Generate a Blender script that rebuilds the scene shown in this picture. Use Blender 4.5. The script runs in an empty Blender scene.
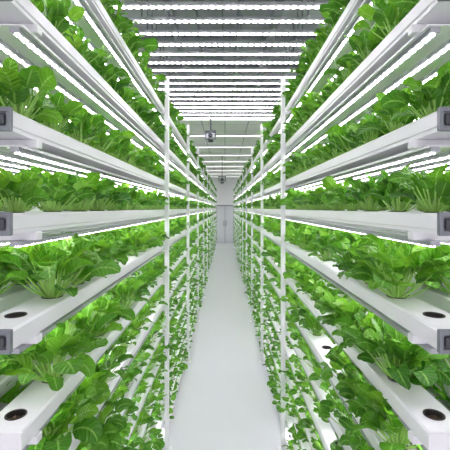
import bpy, bmesh, math, random
import numpy as np
PI = math.pi
random.seed(7)
scene = bpy.context.scene
col = scene.collection
scene.view_settings.view_transform = 'Standard'

EYE = 1.9          # camera height, metres
FPX = 370.0
ROOM_X = 1.45
BACK_Y = 20.0
CEIL = EYE + 1.62
NEAR_Y, FAR_Y = 0.835, 19.45
LOW_SHIFT = .04    # the lower tiers' trays start this much farther back
TIERS = [.80, .515, .222, -.012, -.275, -.53, -.735, -.93, -1.115, -1.295, -1.47, -1.645, -1.82]   # channel tops relative to eye
LANES = [.535, .735, .935]
CH_H, CH_W = .048, .11
PITCH, FIRST = .20, .112
ORD = ['first', 'second', 'third', 'fourth', 'fifth', 'sixth', 'seventh', 'eighth', 'ninth', 'tenth', 'eleventh', 'twelfth',
       'thirteenth', 'fourteenth', 'fifteenth', 'sixteenth', 'seventeenth', 'eighteenth', 'nineteenth', 'twentieth',
       'twenty-first', 'twenty-second', 'twenty-third', 'twenty-fourth', 'twenty-fifth', 'twenty-sixth', 'twenty-seventh', 'twenty-eighth', 'twenty-ninth', 'thirtieth']
SIDE = {-1: 'left', 1: 'right'}
LANE_WORD = ['aisle side', 'middle lane', 'wall side']

def tier_word(i):
    return 'top tier' if i == 0 else ('bottom tier' if i == len(TIERS) - 1 else ORD[i] + ' tier from top')

# ------------------------------------------------------------------ materials
def new_mat(name):
    m = bpy.data.materials.new(name); m.use_nodes = True
    nt = m.node_tree
    return m, nt, nt.nodes['Principled BSDF']

def plain(name, c, rough=.4, metal=0, var=.04, scale=8, spec=.5):
    m, nt, b = new_mat(name)
    tc = nt.nodes.new('ShaderNodeTexCoord')
    n = nt.nodes.new('ShaderNodeTexNoise'); n.inputs['Scale'].default_value = scale; n.inputs['Detail'].default_value = 3
    nt.links.new(tc.outputs['Object'], n.inputs['Vector'])
    r = nt.nodes.new('ShaderNodeValToRGB')
    r.color_ramp.elements[0].position = .3; r.color_ramp.elements[1].position = .7
    r.color_ramp.elements[0].color = [max(0, x * (1 - var)) for x in c] + [1]
    r.color_ramp.elements[1].color = [min(1, x * (1 + var)) for x in c] + [1]
    nt.links.new(n.outputs['Fac'], r.inputs['Fac'])
    nt.links.new(r.outputs['Color'], b.inputs['Base Color'])
    b.inputs['Roughness'].default_value = rough; b.inputs['Metallic'].default_value = metal
    b.inputs['Specular IOR Level'].default_value = spec
    return m

def emissive(name, c, s, dots=None, low=.05):
    m, nt, b = new_mat(name)
    b.inputs['Base Color'].default_value = (.6, .62, .65, 1)
    b.inputs['Emission Color'].default_value = (*c, 1)
    b.inputs['Emission Strength'].default_value = s
    if dots:
        axis, pitch, duty = dots
        tc = nt.nodes.new('ShaderNodeTexCoord'); sp = nt.nodes.new('ShaderNodeSeparateXYZ')
        nt.links.new(tc.outputs['Object'], sp.inputs[0])
        d = nt.nodes.new('ShaderNodeMath'); d.operation = 'DIVIDE'; d.inputs[1].default_value = pitch
        nt.links.new(sp.outputs[axis], d.inputs[0])
        f = nt.nodes.new('ShaderNodeMath'); f.operation = 'FRACT'; nt.links.new(d.outputs[0], f.inputs[0])
        l = nt.nodes.new('ShaderNodeMath'); l.operation = 'LESS_THAN'; l.inputs[1].default_value = duty
        nt.links.new(f.outputs[0], l.inputs[0])
        k = nt.nodes.new('ShaderNodeMath'); k.operation = 'MULTIPLY_ADD'; k.inputs[1].default_value = s - low; k.inputs[2].default_value = low
        nt.links.new(l.outputs[0], k.inputs[0])
        nt.links.new(k.outputs[0], b.inputs['Emission Strength'])
    return m

def leaf_material():
    m, nt, b = new_mat('leaf_green')
    L = nt.links.new; N = nt.nodes.new
    at = N('ShaderNodeAttribute'); at.attribute_name = 'leafdata'
    sp = N('ShaderNodeSeparateColor'); L(at.outputs['Color'], sp.inputs[0])
    oi = N('ShaderNodeObjectInfo')
    add = N('ShaderNodeMath'); add.operation = 'MULTIPLY_ADD'; add.inputs[1].default_value = .3
    L(oi.outputs['Random'], add.inputs[0])
    sc = N('ShaderNodeMath'); sc.operation = 'MULTIPLY'; sc.inputs[1].default_value = .75
    L(sp.outputs[2], sc.inputs[0]); L(sc.outputs[0], add.inputs[2])
    r = N('ShaderNodeValToRGB'); e = r.color_ramp.elements
    e[0].position = 0; e[0].color = (.034, .165, .010, 1)
    e[1].position = 1; e[1].color = (.27, .57, .035, 1)
    x = e.new(.5); x.color = (.105, .34, .017, 1)
    L(add.outputs[0], r.inputs[0])
    # side veins
    w = N('ShaderNodeMath'); w.operation = 'MULTIPLY_ADD'; w.inputs[1].default_value = -.22; L(sp.outputs[0], w.inputs[0]); L(sp.outputs[1], w.inputs[2])
    w2 = N('ShaderNodeMath'); w2.operation = 'MULTIPLY'; w2.inputs[1].default_value = 2 * PI * 7; L(w.outputs[0], w2.inputs[0])
    w3 = N('ShaderNodeMath'); w3.operation = 'SINE'; L(w2.outputs[0], w3.inputs[0])
    vr = N('ShaderNodeMapRange'); vr.inputs[1].default_value = .72; vr.inputs[2].default_value = 1; vr.inputs[3].default_value = 0; vr.inputs[4].default_value = .16
    L(w3.outputs[0], vr.inputs[0])
    mr = N('ShaderNodeMapRange'); mr.inputs[1].default_value = .04; mr.inputs[2].default_value = .12; mr.inputs[3].default_value = .75; mr.inputs[4].default_value = 0
    L(sp.outputs[0], mr.inputs[0])
    mx = N('ShaderNodeMath'); mx.operation = 'MAXIMUM'; L(vr.outputs[0], mx.inputs[0]); L(mr.outputs[0], mx.inputs[1])
    mix = N('ShaderNodeMix'); mix.data_type = 'RGBA'
    L(mx.outputs[0], mix.inputs[0]); L(r.outputs[0], mix.inputs[6]); mix.inputs[7].default_value = (.33, .60, .12, 1)
    L(mix.outputs[2], b.inputs['Base Color'])
    b.inputs['Roughness'].default_value = .34; b.inputs['Specular IOR Level'].default_value = .45
    tc = N('ShaderNodeTexCoord'); nz = N('ShaderNodeTexNoise'); nz.inputs['Scale'].default_value = 80; L(tc.outputs['Object'], nz.inputs['Vector'])
    sm = N('ShaderNodeMath'); sm.operation = 'MULTIPLY_ADD'; sm.inputs[1].default_value = -.35; L(w3.outputs[0], sm.inputs[0]); L(nz.outputs['Fac'], sm.inputs[2])
    bp = N('ShaderNodeBump'); bp.inputs['Strength'].default_value = .65; bp.inputs['Distance'].default_value = .005; L(sm.outputs[0], bp.inputs['Height'])
    L(bp.outputs[0], b.inputs['Normal'])
    tr = N('ShaderNodeBsdfTranslucent'); L(mix.outputs[2], tr.inputs['Color'])
    ms = N('ShaderNodeMixShader'); ms.inputs[0].default_value = .35
    L(b.outputs[0], ms.inputs[1]); L(tr.outputs[0], ms.inputs[2])
    L(ms.outputs[0], nt.nodes['Material Output'].inputs['Surface'])
    return m

LIGHT = (1.0, .945, 1.0)
M = dict(
    white=plain('white_plastic', (.85, .85, .88), .32, var=.012),
    paint=plain('white_painted_steel', (.82, .82, .85), .35, var=.02),
    wall=plain('white_wall_panel', (.90, .88, .91), .6, var=.01, scale=2),
    floor=plain('white_epoxy_floor', (.755, .76, .81), .2, var=.005, scale=1.5),
    cap=plain('grey_cast_metal', (.20, .215, .24), .45, .2, .08, 30),
    dark=plain('dark_grey_plastic', (.05, .055, .065), .45, 0, .1, 20),
    alu=plain('brushed_aluminium', (.42, .43, .47), .38, .2, .05, 20),
    grey=plain('grey_steel', (.24, .26, .29), .45, .3, .05, 10),
    beam=plain('mid_grey_steel', (.26, .27, .31), .45, .1, .05, 10),
    deck=plain('grey_ceiling_deck', (.52, .52, .57), .5, .0, .06, 6),
    cup=plain('black_cup_plastic', (.035, .034, .03), .45, 0, .2, 30),
    soil=plain('brown_growing_medium', (.085, .055, .03), .95, 0, .6, 130),
    stalk=plain('pale_green_stalk', (.32, .57, .12), .45, 0, .15, 40),
    door=plain('light_grey_door', (.72, .73, .78), .45, 0, .02, 4),
    seal=plain('dark_door_seal', (.3, .32, .35), .6, 0, .05, 4),
    led=emissive('led_diodes', LIGHT, 27, ('Y', .034, .55), 1.6),
    cled=emissive('ceiling_led_diodes', LIGHT, 27, ('X', .05, .6), 1.6),
    fled=emissive('far_led_tube', LIGHT, 2.5),
    up=emissive('added_uplight', LIGHT, .2),  # weak glow added to lift the ceiling above the bars
    panel=emissive('fill_panel_glow', LIGHT, 11),  # added fill light for the far aisle
    leaf=leaf_material(),
)
def ceiling_material():
    m, nt, b = new_mat('ceiling_tiles')
    tc = nt.nodes.new('ShaderNodeTexCoord'); br = nt.nodes.new('ShaderNodeTexBrick')
    br.offset = 0; br.inputs['Scale'].default_value = 1; br.inputs['Brick Width'].default_value = .44; br.inputs['Row Height'].default_value = .6
    br.inputs['Mortar Size'].default_value = .010
    br.inputs['Color1'].default_value = (.92, .90, .93, 1); br.inputs['Color2'].default_value = (.86, .84, .87, 1); br.inputs['Mortar'].default_value = (.45, .47, .5, 1)
    nt.links.new(tc.outputs['Object'], br.inputs['Vector']); nt.links.new(br.outputs['Color'], b.inputs['Base Color'])
    b.inputs['Roughness'].default_value = .6
    return m
M['ceil'] = ceiling_material()

# ------------------------------------------------------------------ helpers
def add_box(bm, x0, x1, y0, y1, z0, z1, bev=0):
    r = bmesh.ops.create_cube(bm, size=1)
    vs = r['verts']
    for v in vs:
        v.co.x = x0 + (v.co.x + .5) * (x1 - x0); v.co.y = y0 + (v.co.y + .5) * (y1 - y0); v.co.z = z0 + (v.co.z + .5) * (z1 - z0)
    if bev:
        es = list({e for v in vs for e in v.link_edges})
        bmesh.ops.bevel(bm, geom=es, offset=bev, segments=2, affect='EDGES', profile=.5)

def add_cyl(bm, p, q, r, seg=12, r2=None):
    from mathutils import Vector, Matrix
    p = Vector(p); q = Vector(q); d = q - p
    M4 = Matrix.Translation((p + q) / 2) @ d.to_track_quat('Z', 'Y').to_matrix().to_4x4()
    bmesh.ops.create_cone(bm, cap_ends=True, segments=seg, radius1=r, radius2=r if r2 is None else r2, depth=d.length, matrix=M4)

def mesh_from(bm, name, mat, smooth=False):
    me = bpy.data.meshes.new(name); bmesh.ops.recalc_face_normals(bm, faces=bm.faces); bm.to_mesh(me); bm.free()
    me.materials.append(mat)
    if smooth: me.polygons.foreach_set('use_smooth', [True] * len(me.polygons))
    return me

def link(name, me, parent=None):
    o = bpy.data.objects.new(name, me); col.objects.link(o)
    if parent: o.parent = parent
    return o

def box_obj(name, mat, parent, *a, **k):
    bm = bmesh.new(); add_box(bm, *a, **k); return link(name, mesh_from(bm, name, mat), parent)

def tag(o, label, cat, group=None):
    o['label'] = label; o['category'] = cat
    if group: o['group'] = group
    return o

def thing(name, loc, label, cat, group=None):
    o = bpy.data.objects.new(name, None); o.empty_display_size = .05; col.objects.link(o); o.location = loc
    return tag(o, label, cat, group)

def struct(name, mat, *a, parent=None, **k):
    o = box_obj(name, mat, parent, *a, **k)
    if parent is None: o['kind'] = 'structure'
    return o

def dup(root, loc, label, rotz=None, scale=None):
    r = root.copy(); col.objects.link(r); r.location = loc; r['label'] = label
    if rotz is not None: r.rotation_euler = (0, 0, rotz)
    if scale is not None: r.scale = scale
    for ch in list(root.children):
        c = ch.copy(); col.objects.link(c); c.parent = r
        for g in list(ch.children):
            d = g.copy(); col.objects.link(d); d.parent = c
    return r

# ------------------------------------------------------------------ room
Y0 = -1.6
struct('floor', M['floor'], -ROOM_X - .1, ROOM_X + .1, Y0, BACK_Y + .1, -.1, 0)
struct('ceiling', M['ceil'], -ROOM_X - .1, ROOM_X + .1, Y0, BACK_Y + .1, CEIL, CEIL + .1)
struct('wall_left', M['wall'], -ROOM_X - .1, -ROOM_X, Y0, BACK_Y + .1, 0, CEIL)
struct('wall_right', M['wall'], ROOM_X, ROOM_X + .1, Y0, BACK_Y + .1, 0, CEIL)
struct('wall_back', M['wall'], -ROOM_X, ROOM_X, BACK_Y, BACK_Y + .1, 0, CEIL)
struct('baseboard_back', M['grey'], -ROOM_X, -.56, BACK_Y - .015, BACK_Y, 0, .09)
d = bpy.data.objects.new('door_1', None); col.objects.link(d); d.location = (0, BACK_Y, 0); d['kind'] = 'structure'
bm = bmesh.new()
add_box(bm, -.49, -.43, -.04, 0, 0, 2.06); add_box(bm, .43, .49, -.04, 0, 0, 2.06); add_box(bm, -.43, .43, -.04, 0, 2.0, 2.06)
link('door_frame', mesh_from(bm, 'door_frame', M['beam']), d)
for s in (-1, 1):
    p = box_obj('door_leaf', M['door'], d, *sorted((s * .012, s * .425)), -.03, -.004, .02, 1.995, bev=.004)
    bm = bmesh.new(); add_cyl(bm, (s * .06, -.075, .92), (s * .06, -.075, 1.22), .012); add_box(bm, s * .06 - .01, s * .06 + .01, -.075, -.03, .94, .96); add_box(bm, s * .06 - .01, s * .06 + .01, -.075, -.03, 1.18, 1.2)
    link('door_handle', mesh_from(bm, 'door_handle', M['dark'], True), p)
box_obj('door_seal', M['seal'], d, -.012, .012, -.025, -.006, .02, 1.995)

# ceiling steelwork
for i, y in enumerate((1.3, 2.0, 2.7, 3.4, 4.1, 4.8, 5.5)):
    struct('trim_%d' % (i + 1), M['beam'], -ROOM_X, ROOM_X, y - .045, y + .045, CEIL - .08, CEIL - .008)
struct('trim_8', M['deck'], -ROOM_X, ROOM_X, Y0, 5.75, CEIL - .008, CEIL)
for x, r, w in ((-.42, .03, 'left'), (.12, .022, 'middle'), (.40, .04, 'right')):
    bm = bmesh.new(); add_cyl(bm, (x, -1.2, CEIL - .08 - r), (x, 5.75, CEIL - .08 - r), r, 16)
    o = link('ceiling_pipe', mesh_from(bm, 'ceiling_pipe', M['grey'], True))
    tag(o, '%s one of three long grey pipes running under the ceiling beams' % w, 'pipe', 'pipes under the ceiling')
t = thing('cable_tray', (-.12, 0, CEIL - .13), 'grey ladder cable tray running along the ceiling beside the left pipe', 'cable tray')
for s in (-1, 1):
    box_obj('side_rail', M['grey'], t, s * .1 - .006, s * .1 + .006, -1.2, 5.75, 0, .05)
for i in range(29):
    box_obj('rung', M['grey'], t, -.094, .094, -1.0 + .235 * i - .012, -1.0 + .235 * i + .012, .008, .02)

# ceiling LED bars across the aisle
BAR_Z = EYE + 1.34
def ceiling_bar():
    t = thing('ceiling_light_bar', (0, 0, 0), '', 'light', 'light bars hung across the aisle')
    box_obj('housing', M['alu'], t, -1.38, 1.38, -.03, .03, .006, .026, bev=.004)
    box_obj('diode_strip', M['cled'], t, -1.36, 1.36, -.0078, .0078, 0, .0055)
    box_obj('added_uplight', M['up'], t, -1.3, 1.3, -.02, .02, .0262, .0285)  # glowing strip added on top of the housing to brighten the ceiling
    for s in (-1, 1):
        bm = bmesh.new(); add_cyl(bm, (s * .6, 0, .026), (s * .6, 0, CEIL - .008 - BAR_Z), .005, 8)
        link('hanger', mesh_from(bm, 'hanger', M['grey']), t)
    return t
cb = ceiling_bar(); first = True
ys = [1.15 + .19 * i for i in range(24)]
for i, y in enumerate(ys):
    lab = 'ceiling light bar across the aisle, %s from the near end' % ORD[i]
    if first: cb.location = (0, y, BAR_Z); cb['label'] = lab; first = False
    else: dup(cb, (0, y, BAR_Z), lab)
# slim tubes fixed to the far ceiling
t = thing('ceiling_tube_light', (0, 6.6, CEIL - .05), 'slim tube light fixed across far ceiling, first behind the hanging bars', 'light', 'slim tubes on the far ceiling')
box_obj('housing', M['paint'], t, -1.38, 1.38, -.03, .03, .008, .05, bev=.004)
box_obj('diode_strip', M['fled'], t, -1.36, 1.36, -.02, .02, 0, .0078)
for i in range(1, 9):
    dup(t, (0, 6.6 + 1.5 * i, CEIL - .05), 'slim tube light fixed across far ceiling, %s behind the hanging bars' % ORD[i])
# fill panels added over the racks, mostly unseen, to brighten the far aisle
def fill_panel():
    t = thing('added_fill_panel', (0, 0, 0), '', 'light', 'added fill light panels in the far ceiling')
    bm = bmesh.new(); h, l = .21, .3
    add_box(bm, -h, h, -l, -l + .015, 0, .012); add_box(bm, -h, h, l - .015, l, 0, .012); add_box(bm, -h, -h + .015, -l + .015, l - .015, 0, .012); add_box(bm, h - .015, h, -l + .015, l - .015, 0, .012)
    link('frame', mesh_from(bm, 'frame', M['paint']), t)
    box_obj('diffuser', M['panel'], t, -h + .015, h - .015, -l + .015, l - .015, .003, .011)
    return t
cp = fill_panel(); n = 0
for i in range(8):
    for sx, wd in ((-1, 'left'), (1, 'right')):
        y = 7.35 + 1.5 * i
        lab = 'added fill light panel in far ceiling over %s rack, %s one back' % (wd, ORD[i])
        if n == 0: cp.location = (sx * 1.1, y, CEIL - .012); cp['label'] = lab
        else: dup(cp, (sx * 1.1, y, CEIL - .012), lab)
        n += 1

# hanging cameras
def hanging_camera(loc, label, drop, k):
    t = thing('hanging_camera', loc, label, 'camera', 'cameras hanging over the aisle')
    bm = bmesh.new(); add_box(bm, -.05, .05, -.05, .05, -.015, 0, bev=.004); link('mount_plate', mesh_from(bm, 'mount_plate', M['grey']), t)
    bm = bmesh.new(); add_cyl(bm, (0, 0, -.015), (0, 0, -drop), .013, 12); link('rod', mesh_from(bm, 'rod', M['grey'], True), t)
    z = -drop
    bm = bmesh.new(); add_box(bm, -.085 * k, .085 * k, -.11, .11, z - .15 * k, z - .03, bev=.015); add_box(bm, -.03, .03, -.03, .03, z - .03, z, bev=.005)
    b = link('body', mesh_from(bm, 'body', M['alu']), t)
    bm = bmesh.new(); add_cyl(bm, (0, -.11, z - .09 * k), (0, -.15, z - .09 * k), .045 * k, 20, .038 * k); link('lens', mesh_from(bm, 'lens', M['dark'], True), b)
    bm = bmesh.new(); add_box(bm, -.05 * k, .05 * k, -.07, .07, z - .19 * k, z - .152 * k, bev=.006); link('sensor_dome', mesh_from(bm, 'sensor_dome', M['dark']), b)
    bm = bmesh.new(); add_box(bm, -.11 * k, -.087 * k, -.05, .05, z - .14 * k, z + .02, bev=.003); add_box(bm, .087 * k, .11 * k, -.05, .05, z - .14 * k, z + .02, bev=.003); add_box(bm, -.11 * k, .11 * k, -.05, .05, z, z + .018)
    link('bracket', mesh_from(bm, 'bracket', M['grey']), t)
hanging_camera((-.235, 6.1, CEIL), 'nearer grey camera hanging on a rod above the aisle', .37, .82)
hanging_camera((-.09, 11.6, CEIL), 'farther grey camera hanging low before the back wall', .64, 1.1)

# ------------------------------------------------------------------ rack frames
ARM_H = .022
FX, RX = .455, 1.03
PW = .016
frame_ys = [2.9 + 1.65 * i for i in range(11)]
def rack_frame(front=True):
    t = thing('rack_frame', (0, 0, 0), '', 'rack', 'white rack frames along the aisle')
    def post(x, top):
        bm = bmesh.new()
        add_box(bm, x - PW, x + PW, -.018, .018, .008, EYE + top, bev=.002)
        p = link('post', mesh_from(bm, 'post', M['paint']), t)
        bm = bmesh.new(); add_box(bm, x - .035, x + .035, -.035, .035, 0, .008); link('foot_plate', mesh_from(bm, 'foot_plate', M['paint']), p)
    if front: post(FX, 1.02)
    post(RX, .95)
    for z in TIERS:
        zt = EYE + z - CH_H
        bm = bmesh.new(); add_box(bm, (FX + PW) if front else .475, RX - PW, -.014, .014, zt - ARM_H, zt, bev=.003)
        link('arm', mesh_from(bm, 'arm', M['paint']), t)
    return t
rf = rack_frame()
used = False
for s in (-1, 1):
    for i, y in enumerate(frame_ys):
        lab = 'white steel rack frame of the %s rack, %s full frame from the near end' % (SIDE[s], ORD[i])
        if not used: o = rf; o.location = (0, y, 0); o['label'] = lab; used = True
        else: o = dup(rf, (0, y, 0), lab)
        o.rotation_euler = (0, 0, 0 if s > 0 else PI)
ef = rack_frame(False); ef.location = (0, .95, 0); ef['label'] = 'end support of the right rack with open aisle side'
o = dup(ef, (0, .95, 0), 'end support of the left rack with open aisle side', PI)

# white reflector sheets under the upper tiers
PANEL_TIERS = [i for i, z in enumerate(TIERS) if z > .1]
P_T = .003
rp = thing('reflector_sheet', (0, 0, 0), '', 'shelf panel', 'white sheets under the upper tiers')
box_obj('sheet', M['white'], rp, -.252, .252, 0, FAR_Y - NEAR_Y - .1, 0, P_T)
bm = bmesh.new(); add_box(bm, -.256, -.252, 0, FAR_Y - NEAR_Y - .1, -.004, P_T); link('edge_lip', mesh_from(bm, 'edge_lip', M['paint']), rp)
bm = bmesh.new(); add_box(bm, .252, .256, 0, FAR_Y - NEAR_Y - .1, -.004, P_T); link('edge_lip', mesh_from(bm, 'edge_lip', M['paint']), rp)
used = False
for s in (-1, 1):
    for ti in PANEL_TIERS:
        loc = (s * .745, NEAR_Y + .06, EYE + TIERS[ti] - CH_H - ARM_H - P_T)
        lab = 'white reflector sheet under the %s of the %s rack' % (tier_word(ti), SIDE[s])
        if not used: rp.location = loc; rp['label'] = lab; used = True
        else: dup(rp, loc, lab)

# ------------------------------------------------------------------ growing channels
NH = int((FAR_Y - NEAR_Y - FIRST) / PITCH)
HOLE_R = .024
def channel_mesh(LEN, first):
    V = []; F = []
    a = CH_W / 2 - .005; b = PITCH / 2; n = 16
    for k in range(NH):
        cy = first + PITCH * k; base = len(V)
        for j in range(n):
            an = 2 * PI * j / n; c, s = math.cos(an), math.sin(an); mm = max(abs(c), abs(s))
            V.append((c / mm * a, max(0, cy + s / mm * b), CH_H))
        for j in range(n):
            an = 2 * PI * j / n; V.append((math.cos(an) * HOLE_R, cy + math.sin(an) * HOLE_R, CH_H))
        for j in range(n):
            an = 2 * PI * j / n; V.append((math.cos(an) * HOLE_R, cy + math.sin(an) * HOLE_R, CH_H - .035))
        for j in range(n):
            k2 = (j + 1) % n
            F.append((base + j, base + k2, base + n + k2, base + n + j))
            F.append((base + n + j, base + n + k2, base + 2 * n + k2, base + 2 * n + j))
        F.append(tuple(base + 2 * n + j for j in range(n)))
    yend = first + PITCH * (NH - .5)
    for (p, q) in ((0, first - b), (yend, LEN)):
        if q - p > 1e-4:
            i = len(V); V += [(-a, p, CH_H), (a, p, CH_H), (a, q, CH_H), (-a, q, CH_H)]; F.append((i, i + 1, i + 2, i + 3))
    h = CH_W / 2
    prof = [(-a, CH_H), (-h, CH_H - .005), (-h, .012), (-h + .004, .009), (-h + .004, 0), (h - .004, 0), (h - .004, .009), (h, .012), (h, CH_H - .005), (a, CH_H)]
    i = len(V)
    for y in (0, LEN):
        V += [(x, y, z) for x, z in prof]
    m = len(prof)
    for j in range(m - 1): F.append((i + j, i + j + 1, i + m + j + 1, i + m + j))
    F.append(tuple(i + j for j in range(m))); F.append(tuple(i + m + j for j in reversed(range(m))))
    me = bpy.data.meshes.new('channel_body'); me.from_pydata(V, [], F); me.update(); me.materials.append(M['white'])
    return me
def make_channel(shift, grey):
    LEN = FAR_Y - NEAR_Y - shift
    t = thing('growing_channel', (0, 0, 0), '', 'growing channel', 'white growing channels on the racks')
    link('channel_body', channel_mesh(LEN, FIRST - shift), t)
    h = CH_W / 2 + (.003 if grey else .0015)
    bm = bmesh.new()
    if grey:
        add_box(bm, -h, h, -.008, 0, -.002, CH_H + .003, bev=.003)
        add_box(bm, -h, h, -.014, -.008, CH_H - .007, CH_H + .003); add_box(bm, -h, h, -.014, -.008, -.002, .008)
        add_box(bm, -h, -h + .008, -.014, -.008, .008, CH_H - .007); add_box(bm, h - .008, h, -.014, -.008, .008, CH_H - .007)
        c = link('end_cap', mesh_from(bm, 'end_cap', M['cap']), t)
        for s in (-1, 1):
            bm = bmesh.new(); x = s * .034
            add_box(bm, x - .012, x + .012, -.018, -.008, .011, .037, bev=.004)
            link('latch', mesh_from(bm, 'latch', M['dark']), c)
    else:
        add_box(bm, -h, h, -.006, 0, -.001, CH_H + .0015, bev=.002)
        link('end_cap', mesh_from(bm, 'end_cap', M['white']), t)
    bm = bmesh.new(); add_box(bm, -h, h, LEN, LEN + .008, -.001, CH_H + .002); link('end_cap', mesh_from(bm, 'end_cap', M['cap' if grey else 'white']), t)
    return t
ch = {True: make_channel(0, True), False: make_channel(LOW_SHIFT, False)}; used = set()
for s in (-1, 1):
    for ti, z in enumerate(TIERS):
        for li, x in enumerate(LANES):
            up = z > -.3
            loc = (s * x, NEAR_Y + (0 if up else LOW_SHIFT), EYE + z - CH_H)
            lab = 'white growing channel, %s of %s rack, %s' % (LANE_WORD[li], SIDE[s], tier_word(ti))
            if up not in used: ch[up].location = loc; ch[up]['label'] = lab; used.add(up)
            else: dup(ch[up], loc, lab)

# ------------------------------------------------------------------ LED grow bars under the tiers
def led_bar():
    LEN = FAR_Y - NEAR_Y - LOW_SHIFT
    t = thing('grow_light_bar', (0, 0, 0), '', 'light', 'grow light bars under the tiers')
    bm = bmesh.new(); add_box(bm, -.012, .012, 0, LEN - .06, .003, .015); link('housing', mesh_from(bm, 'housing', M['alu']), t)
    bm = bmesh.new(); add_box(bm, -.0046, .0046, .01, LEN - .07, 0, .0028); link('diode_strip', mesh_from(bm, 'diode_strip', M['led']), t)
    return t
lb = led_bar(); used = False
for s in (-1, 1):
    for ti, z in enumerate(TIERS[:-1]):
        for li, x in enumerate([.515, .598, .681, .764, .847, .93] if z > -.6 else [.505, .61, .715, .82, .925]):
            loc = (s * x, NEAR_Y + LOW_SHIFT + .03, EYE + z - CH_H - ARM_H - .015 - (P_T if ti in PANEL_TIERS else 0))
            lab = 'LED grow light bar, %s from aisle in %s rack, under %s' % (ORD[li], SIDE[s], tier_word(ti))
            if not used: lb.location = loc; lb['label'] = lab; used = True
            else: dup(lb, loc, lab)

# ------------------------------------------------------------------ plants
def leaf_params(r, f, az, big=False):
    """f: 0 outer leaf .. 1 innermost"""
    p = {}
    p['az'] = az
    p['p0'] = math.radians((36 if big else 42) + 43 * f + r.uniform(-17, 13))
    p['p1'] = p['p0'] - math.radians((96 if big else 84) - 52 * f + r.uniform(-38, 38))
    p['Lp'] = .074 - .002 * f + r.uniform(-.038, .024)
    if big: p['Lp'] *= 1.28
    p['L'] = .060 - .008 * f + r.uniform(-.017, .02)
    if big: p['L'] *= 1.12
    p['W'] = p['L'] * r.uniform(.62, .88)
    p['roll'] = r.uniform(-.8, .8)
    p['cup'] = r.uniform(-.15, .6)
    p['rip'] = r.uniform(.03, .10); p['k'] = r.uniform(1.4, 2.5); p['ph'] = r.uniform(0, 1)
    p['rnd'] = min(1, max(0, .2 + .5 * f + r.uniform(-.38, .38)))
    p['bend'] = r.uniform(-.4, .4)
    p['wob'] = r.uniform(.01, .035)
    return p

def leaf_geo(p, nl, nw):
    t = np.linspace(0, 1, nl + 1)
    tf = np.linspace(0, 1, 61); th = p['p0'] + (p['p1'] - p['p0']) * tf ** 1.15
    step = p['L'] / 60
    sx = np.concatenate([[0], np.cumsum(np.cos(th[:-1]) * step)]); sz = np.concatenate([[0], np.cumsum(np.sin(th[:-1]) * step)])
    ex = .006 + p['Lp'] * math.cos(p['p0']); ez = -.004 + p['Lp'] * math.sin(p['p0'])
    X = np.interp(t, tf, sx) + ex; Z = np.interp(t, tf, sz) + ez; T = np.interp(t, tf, th)
    nrm = np.stack([-np.sin(T), 0 * T, np.cos(T)], 1); yv = np.array([0., 1., 0.])
    cr, sr = math.cos(p['roll']), math.sin(p['roll'])
    side = yv * cr + nrm * sr; up = nrm * cr - yv * sr
    q = np.clip(1 - np.abs(2 * t ** .85 - 1) ** 2.3, 0, 1) ** .58
    w = np.maximum(q, .05) * p['W'] / 2
    u = np.linspace(-1, 1, nw + 1)
    ripple = p['rip'] * p['W'] * (np.sin(2 * PI * (p['k'] * t[:, None] + p['ph'] + .3 * np.sign(u)[None])) * (u ** 2)[None])
    ripple = ripple + p['wob'] * p['W'] * np.sin(2 * PI * (2.6 * t[:, None] - .55 * np.abs(u)[None] + p['ph'])) * np.sin(PI * np.abs(u))[None]
    off = p['cup'] * (u ** 2)[None] * w[:, None] + ripple * (q[:, None])
    P = np.stack([X, p['bend'] * p['L'] * t ** 2, Z], 1)[:, None, :] + side[:, None, :] * (u[None, :, None] * w[:, None, None]) + up[:, None, :] * off[:, :, None]
    V = P.reshape(-1, 3)
    A = np.stack([np.broadcast_to(np.abs(u)[None], (nl + 1, nw + 1)), np.broadcast_to(t[:, None], (nl + 1, nw + 1)), np.full((nl + 1, nw + 1), p['rnd']), np.ones((nl + 1, nw + 1))], -1).reshape(-1, 4)
    F = []
    for i in range(nl):
        for j in range(nw):
            a = i * (nw + 1) + j; F.append((a, a + 1, a + nw + 2, a + nw + 1))
    c, s = math.cos(p['az']), math.sin(p['az'])
    R = np.array([[c, -s, 0], [s, c, 0], [0, 0, 1]])
    return V @ R.T, np.array(F), A

def stalk_geo(p, nseg, ns):
    V = []; F = []
    ex = p['Lp'] * math.cos(p['p0']); ez = p['Lp'] * math.sin(p['p0'])
    for i in range(nseg + 1):
        f = i / nseg; x = .006 + ex * f; z = -.004 + ez * f - .006 * math.sin(PI * f); r = .0032 - .0014 * f
        for j in range(ns):
            a = 2 * PI * j / ns
            V.append((x - math.sin(p['p0']) * r * math.sin(a) * .8, r * math.cos(a), z + math.cos(p['p0']) * r * math.sin(a) * .8))
    for i in range(nseg):
        for j in range(ns):
            k = (j + 1) % ns; F.append((i * ns + j, i * ns + k, (i + 1) * ns + k, (i + 1) * ns + j))
    c, s = math.cos(p['az']), math.sin(p['az']); R = np.array([[c, -s, 0], [s, c, 0], [0, 0, 1]])
    return np.array(V) @ R.T, np.array(F)

NVAR, NBIG = 10, 5
variants = []
for v in range(NVAR + NBIG):
    r = random.Random(100 + v); n = r.randint(30, 38) if v < NVAR else r.randint(44, 52)
    variants.append([leaf_params(r, (i / (n - 1)) ** .9, i * 2.39996 + r.uniform(-.6, .6), v >= NVAR) for i in range(n)])

def cat_geo(lst):
    V = []; F = []; A = []; o = 0
    for g in lst:
        V.append(g[0]); F.append(g[1] + o); o += len(g[0])
        if len(g) > 2: A.append(g[2])
    return np.concatenate(V), np.concatenate(F), (np.concatenate(A) if A else None)

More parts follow.
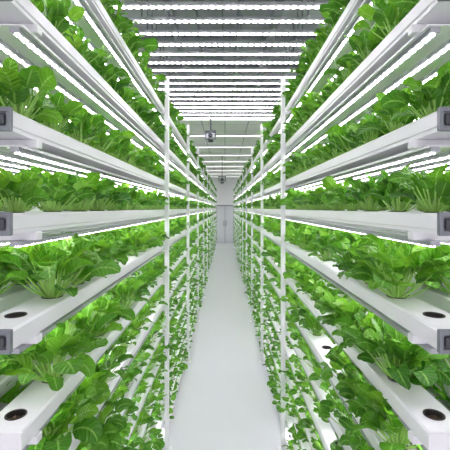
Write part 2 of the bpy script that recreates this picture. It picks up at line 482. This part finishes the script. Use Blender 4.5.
def np_mesh(name, V, F, A, mats, midx=None):
    me = bpy.data.meshes.new(name)
    me.vertices.add(len(V)); me.vertices.foreach_set('co', V.astype(np.float32).ravel())
    me.loops.add(F.size); me.loops.foreach_set('vertex_index', F.astype(np.int32).ravel())
    me.polygons.add(len(F)); me.polygons.foreach_set('loop_start', (np.arange(len(F)) * 4).astype(np.int32))
    for m in mats: me.materials.append(m)
    if midx is not None: me.polygons.foreach_set('material_index', midx.astype(np.int32))
    me.update(calc_edges=True)
    me.polygons.foreach_set('use_smooth', np.ones(len(F), dtype=bool))
    if A is not None:
        at = me.attributes.new('leafdata', 'FLOAT_COLOR', 'POINT'); at.data.foreach_set('color', A.astype(np.float32).ravel())
    return me

def cup_meshes():
    bm = bmesh.new(); n = 20
    prof = [(.0210, -.03), (.0228, -.002), (.0228, .001), (.0236, .0025), (.026, .0025), (.026, .0005)]
    rows = [[bm.verts.new((math.cos(2 * PI * j / n) * rr, math.sin(2 * PI * j / n) * rr, z)) for j in range(n)] for rr, z in prof]
    for a, b in zip(rows, rows[1:]):
        for j in range(n): bm.faces.new((a[j], a[(j + 1) % n], b[(j + 1) % n], b[j]))
    cup = mesh_from(bm, 'growing_cup', M['cup'], True)
    bm = bmesh.new(); r = random.Random(3)
    rows = [[bm.verts.new((math.cos(2 * PI * j / n) * rr, math.sin(2 * PI * j / n) * rr, -.012 + r.uniform(-.003, .004))) for j in range(n)] for rr in (.0218, .015, .008)]
    c = bm.verts.new((0, 0, -.008))
    for a, b in zip(rows, rows[1:]):
        for j in range(n): bm.faces.new((a[j], a[(j + 1) % n], b[(j + 1) % n], b[j]))
    for j in range(n): bm.faces.new((rows[-1][j], rows[-1][(j + 1) % n], c))
    return cup, mesh_from(bm, 'growing_medium', M['soil'])
CUP, SOIL = cup_meshes()

protos = []
for v in range(NVAR + NBIG):
    t = thing('leafy_plant', (0, 0, 0), '', 'plant', 'leafy green plants growing in the channels')
    V, F, A = cat_geo([leaf_geo(p, 12, 6) for p in variants[v]])
    link('foliage', np_mesh('foliage', V, F, A, [M['leaf']]), t)
    V, F, _ = cat_geo([stalk_geo(p, 4, 6) for p in variants[v]])
    link('stalks', np_mesh('stalks', V, F, None, [M['stalk']]), t)
    c = link('growing_cup', CUP, t); link('growing_medium', SOIL, c)
    protos.append([t, False])

spots = []; bare = []
br = random.Random(5)
for s in (-1, 1):
    for ti, z in enumerate(TIERS):
        low = z < -.1
        for li, x in enumerate(LANES):
            for k in range(NH):
                y = NEAR_Y + FIRST + PITCH * k
                b = br.random() < .09
                if k == 0 and low and li == 0:
                    if z > -.9: bare.append((s, ti, li, k, x, y, z))
                    continue
                if low and b and k > 2 and y < 8:
                    bare.append((s, ti, li, k, x, y, z)); continue
                px = 225 + FPX * s * x / y; py = 208 - FPX * (z + .07) / y
                inside = -40 < px < 490 and -40 < py < 490
                score = y * (1, 1.8, 3.2)[li] if inside else 1e6
                spots.append((score, s, ti, li, k, x, y, z))
spots.sort(key=lambda q: q[0])
near, rest = spots[:300], spots[300:]
def pscale(z):
    if z > .1: base = 1.08
    elif z > -.1: base = 1.0
    elif z > -.6: base = 1.0
    else: base = .92
    return base * random.uniform(.82, 1.15)
for i, (sc, s, ti, li, k, x, y, z) in enumerate(near):
    g = pscale(z); a = random.uniform(0, 2 * PI)
    if z < -.1 and k <= 3: v = NVAR + random.randrange(NBIG); g = random.uniform(1.14, 1.24) if k < 2 else random.uniform(.88, 1.04)
    else: v = random.randrange(NVAR)
    t, u = protos[v]
    loc = (s * x + random.uniform(-.003, .003), y, EYE + z)
    lab = 'leafy green plant, %s from near end, %s %s, %s' % (ORD[k], SIDE[s], LANE_WORD[li] + ' channel', tier_word(ti))
    if not u:
        t.location = loc; t['label'] = lab; t.rotation_euler = (0, 0, a); t.scale = (g, g, g); protos[v][1] = True
    else: dup(t, loc, lab, a, (g, g, g))
# bare cups
e0 = None; far_bare = []
for (s, ti, li, k, x, y, z) in bare:
    if li == 2 or y > 4.5 + (0 if li == 0 else -1.5): far_bare.append((s, ti, li, k, x, y, z)); continue
    loc = (s * x, y, EYE + z)
    lab = 'black bare-soil cup, %s from near end, %s %s channel, %s' % (ORD[k], SIDE[s], LANE_WORD[li], tier_word(ti))
    if e0 is None:
        e0 = thing('planting_cup', loc, lab, 'cup', 'bare planting cups in the channels')
        link('cup_shell', CUP, e0); link('growing_medium', SOIL, e0)
    else: dup(e0, loc, lab)

# remaining thousands of plants as one stuff object
def soil_disc():
    n = 8; V = np.array([(math.cos(2 * PI * j / n) * .0235, math.sin(2 * PI * j / n) * .0235, -.003) for j in range(n)])
    return V, np.array([(0, 1, 2, 3), (0, 3, 4, 7), (4, 5, 6, 7)])
lods = []
for v in range(NVAR):
    L_ = []
    for (nl, nw, st) in ((8, 4, 2), (4, 2, 1), (3, 2, 1)):
        V, F, A = cat_geo([leaf_geo(p, nl, nw) for p in variants[v]])
        V2, F2, _ = cat_geo([stalk_geo(p, st, 3) for p in variants[v]])
        V3, F3 = soil_disc()
        VV = np.concatenate([V, V2, V3]); FF = np.concatenate([F, F2 + len(V), F3 + len(V) + len(V2)])
        AA = np.concatenate([A, np.zeros((len(V2) + len(V3), 4))])
        mi = np.concatenate([np.zeros(len(F)), np.ones(len(F2)), np.full(len(F3), 2)])
        L_.append((VV, FF, AA, mi))
    lods.append(L_)
buckets = {}
for (sc, s, ti, li, k, x, y, z) in rest:
    lod = 0 if y < 4.2 else (1 if y < 8.5 else 2)
    buckets.setdefault((random.randrange(NVAR), lod), []).append((s * x, y, EYE + z, random.uniform(0, 2 * PI), pscale(z), random.uniform(-.1, .25)))
Vs, Fs, As, Ms = [], [], [], []; o = 0
for (v, lod), lst in buckets.items():
    VV, FF, AA, mi = lods[v][lod]; P = np.array(lst); n = len(P)
    c = np.cos(P[:, 3])[:, None] * P[:, 4:5]; s_ = np.sin(P[:, 3])[:, None] * P[:, 4:5]
    X = VV[None, :, 0] * c - VV[None, :, 1] * s_ + P[:, 0:1]; Y = VV[None, :, 0] * s_ + VV[None, :, 1] * c + P[:, 1:2]; Z = VV[None, :, 2] * P[:, 4:5] + P[:, 2:3]
    Vs.append(np.stack([X, Y, Z], -1).reshape(-1, 3))
    Fs.append((FF[None] + (np.arange(n) * len(VV))[:, None, None] + o).reshape(-1, 4)); o += n * len(VV)
    A2 = np.repeat(AA[None], n, 0); A2[:, :, 2] = np.clip(A2[:, :, 2] + P[:, 5:6], 0, 1); As.append(A2.reshape(-1, 4))
    Ms.append(np.tile(mi, n))
V3, F3 = soil_disc()
for (s, ti, li, k, x, y, z) in far_bare:
    Vs.append(V3 + np.array([s * x, y, EYE + z])); Fs.append(F3 + o); o += len(V3); As.append(np.zeros((len(V3), 4))); Ms.append(np.full(len(F3), 2))
me = np_mesh('leafy_plants', np.concatenate(Vs), np.concatenate(Fs), np.concatenate(As), [M['leaf'], M['stalk'], M['soil']], np.concatenate(Ms))
st = link('leafy_plants', me)
st['kind'] = 'stuff'; tag(st, 'dense rows of leafy green plants filling the deeper and farther channels', 'plants')

# ------------------------------------------------------------------ light, world, camera
w = bpy.data.worlds.new('World'); scene.world = w; w.use_nodes = True
w.node_tree.nodes['Background'].inputs[0].default_value = (1, .96, 1, 1)
w.node_tree.nodes['Background'].inputs[1].default_value = 1.6
cam = bpy.data.cameras.new('camera'); co = bpy.data.objects.new('camera', cam); col.objects.link(co)
co.location = (0, 0, EYE); co.rotation_euler = (PI / 2, 0, 0)
cam.sensor_width = 36; cam.lens = FPX / 450 * 36; cam.shift_y = -17 / 450; cam.clip_start = .05
scene.camera = co
print('near', len(near), 'rest', len(rest), 'faces', len(me.polygons))
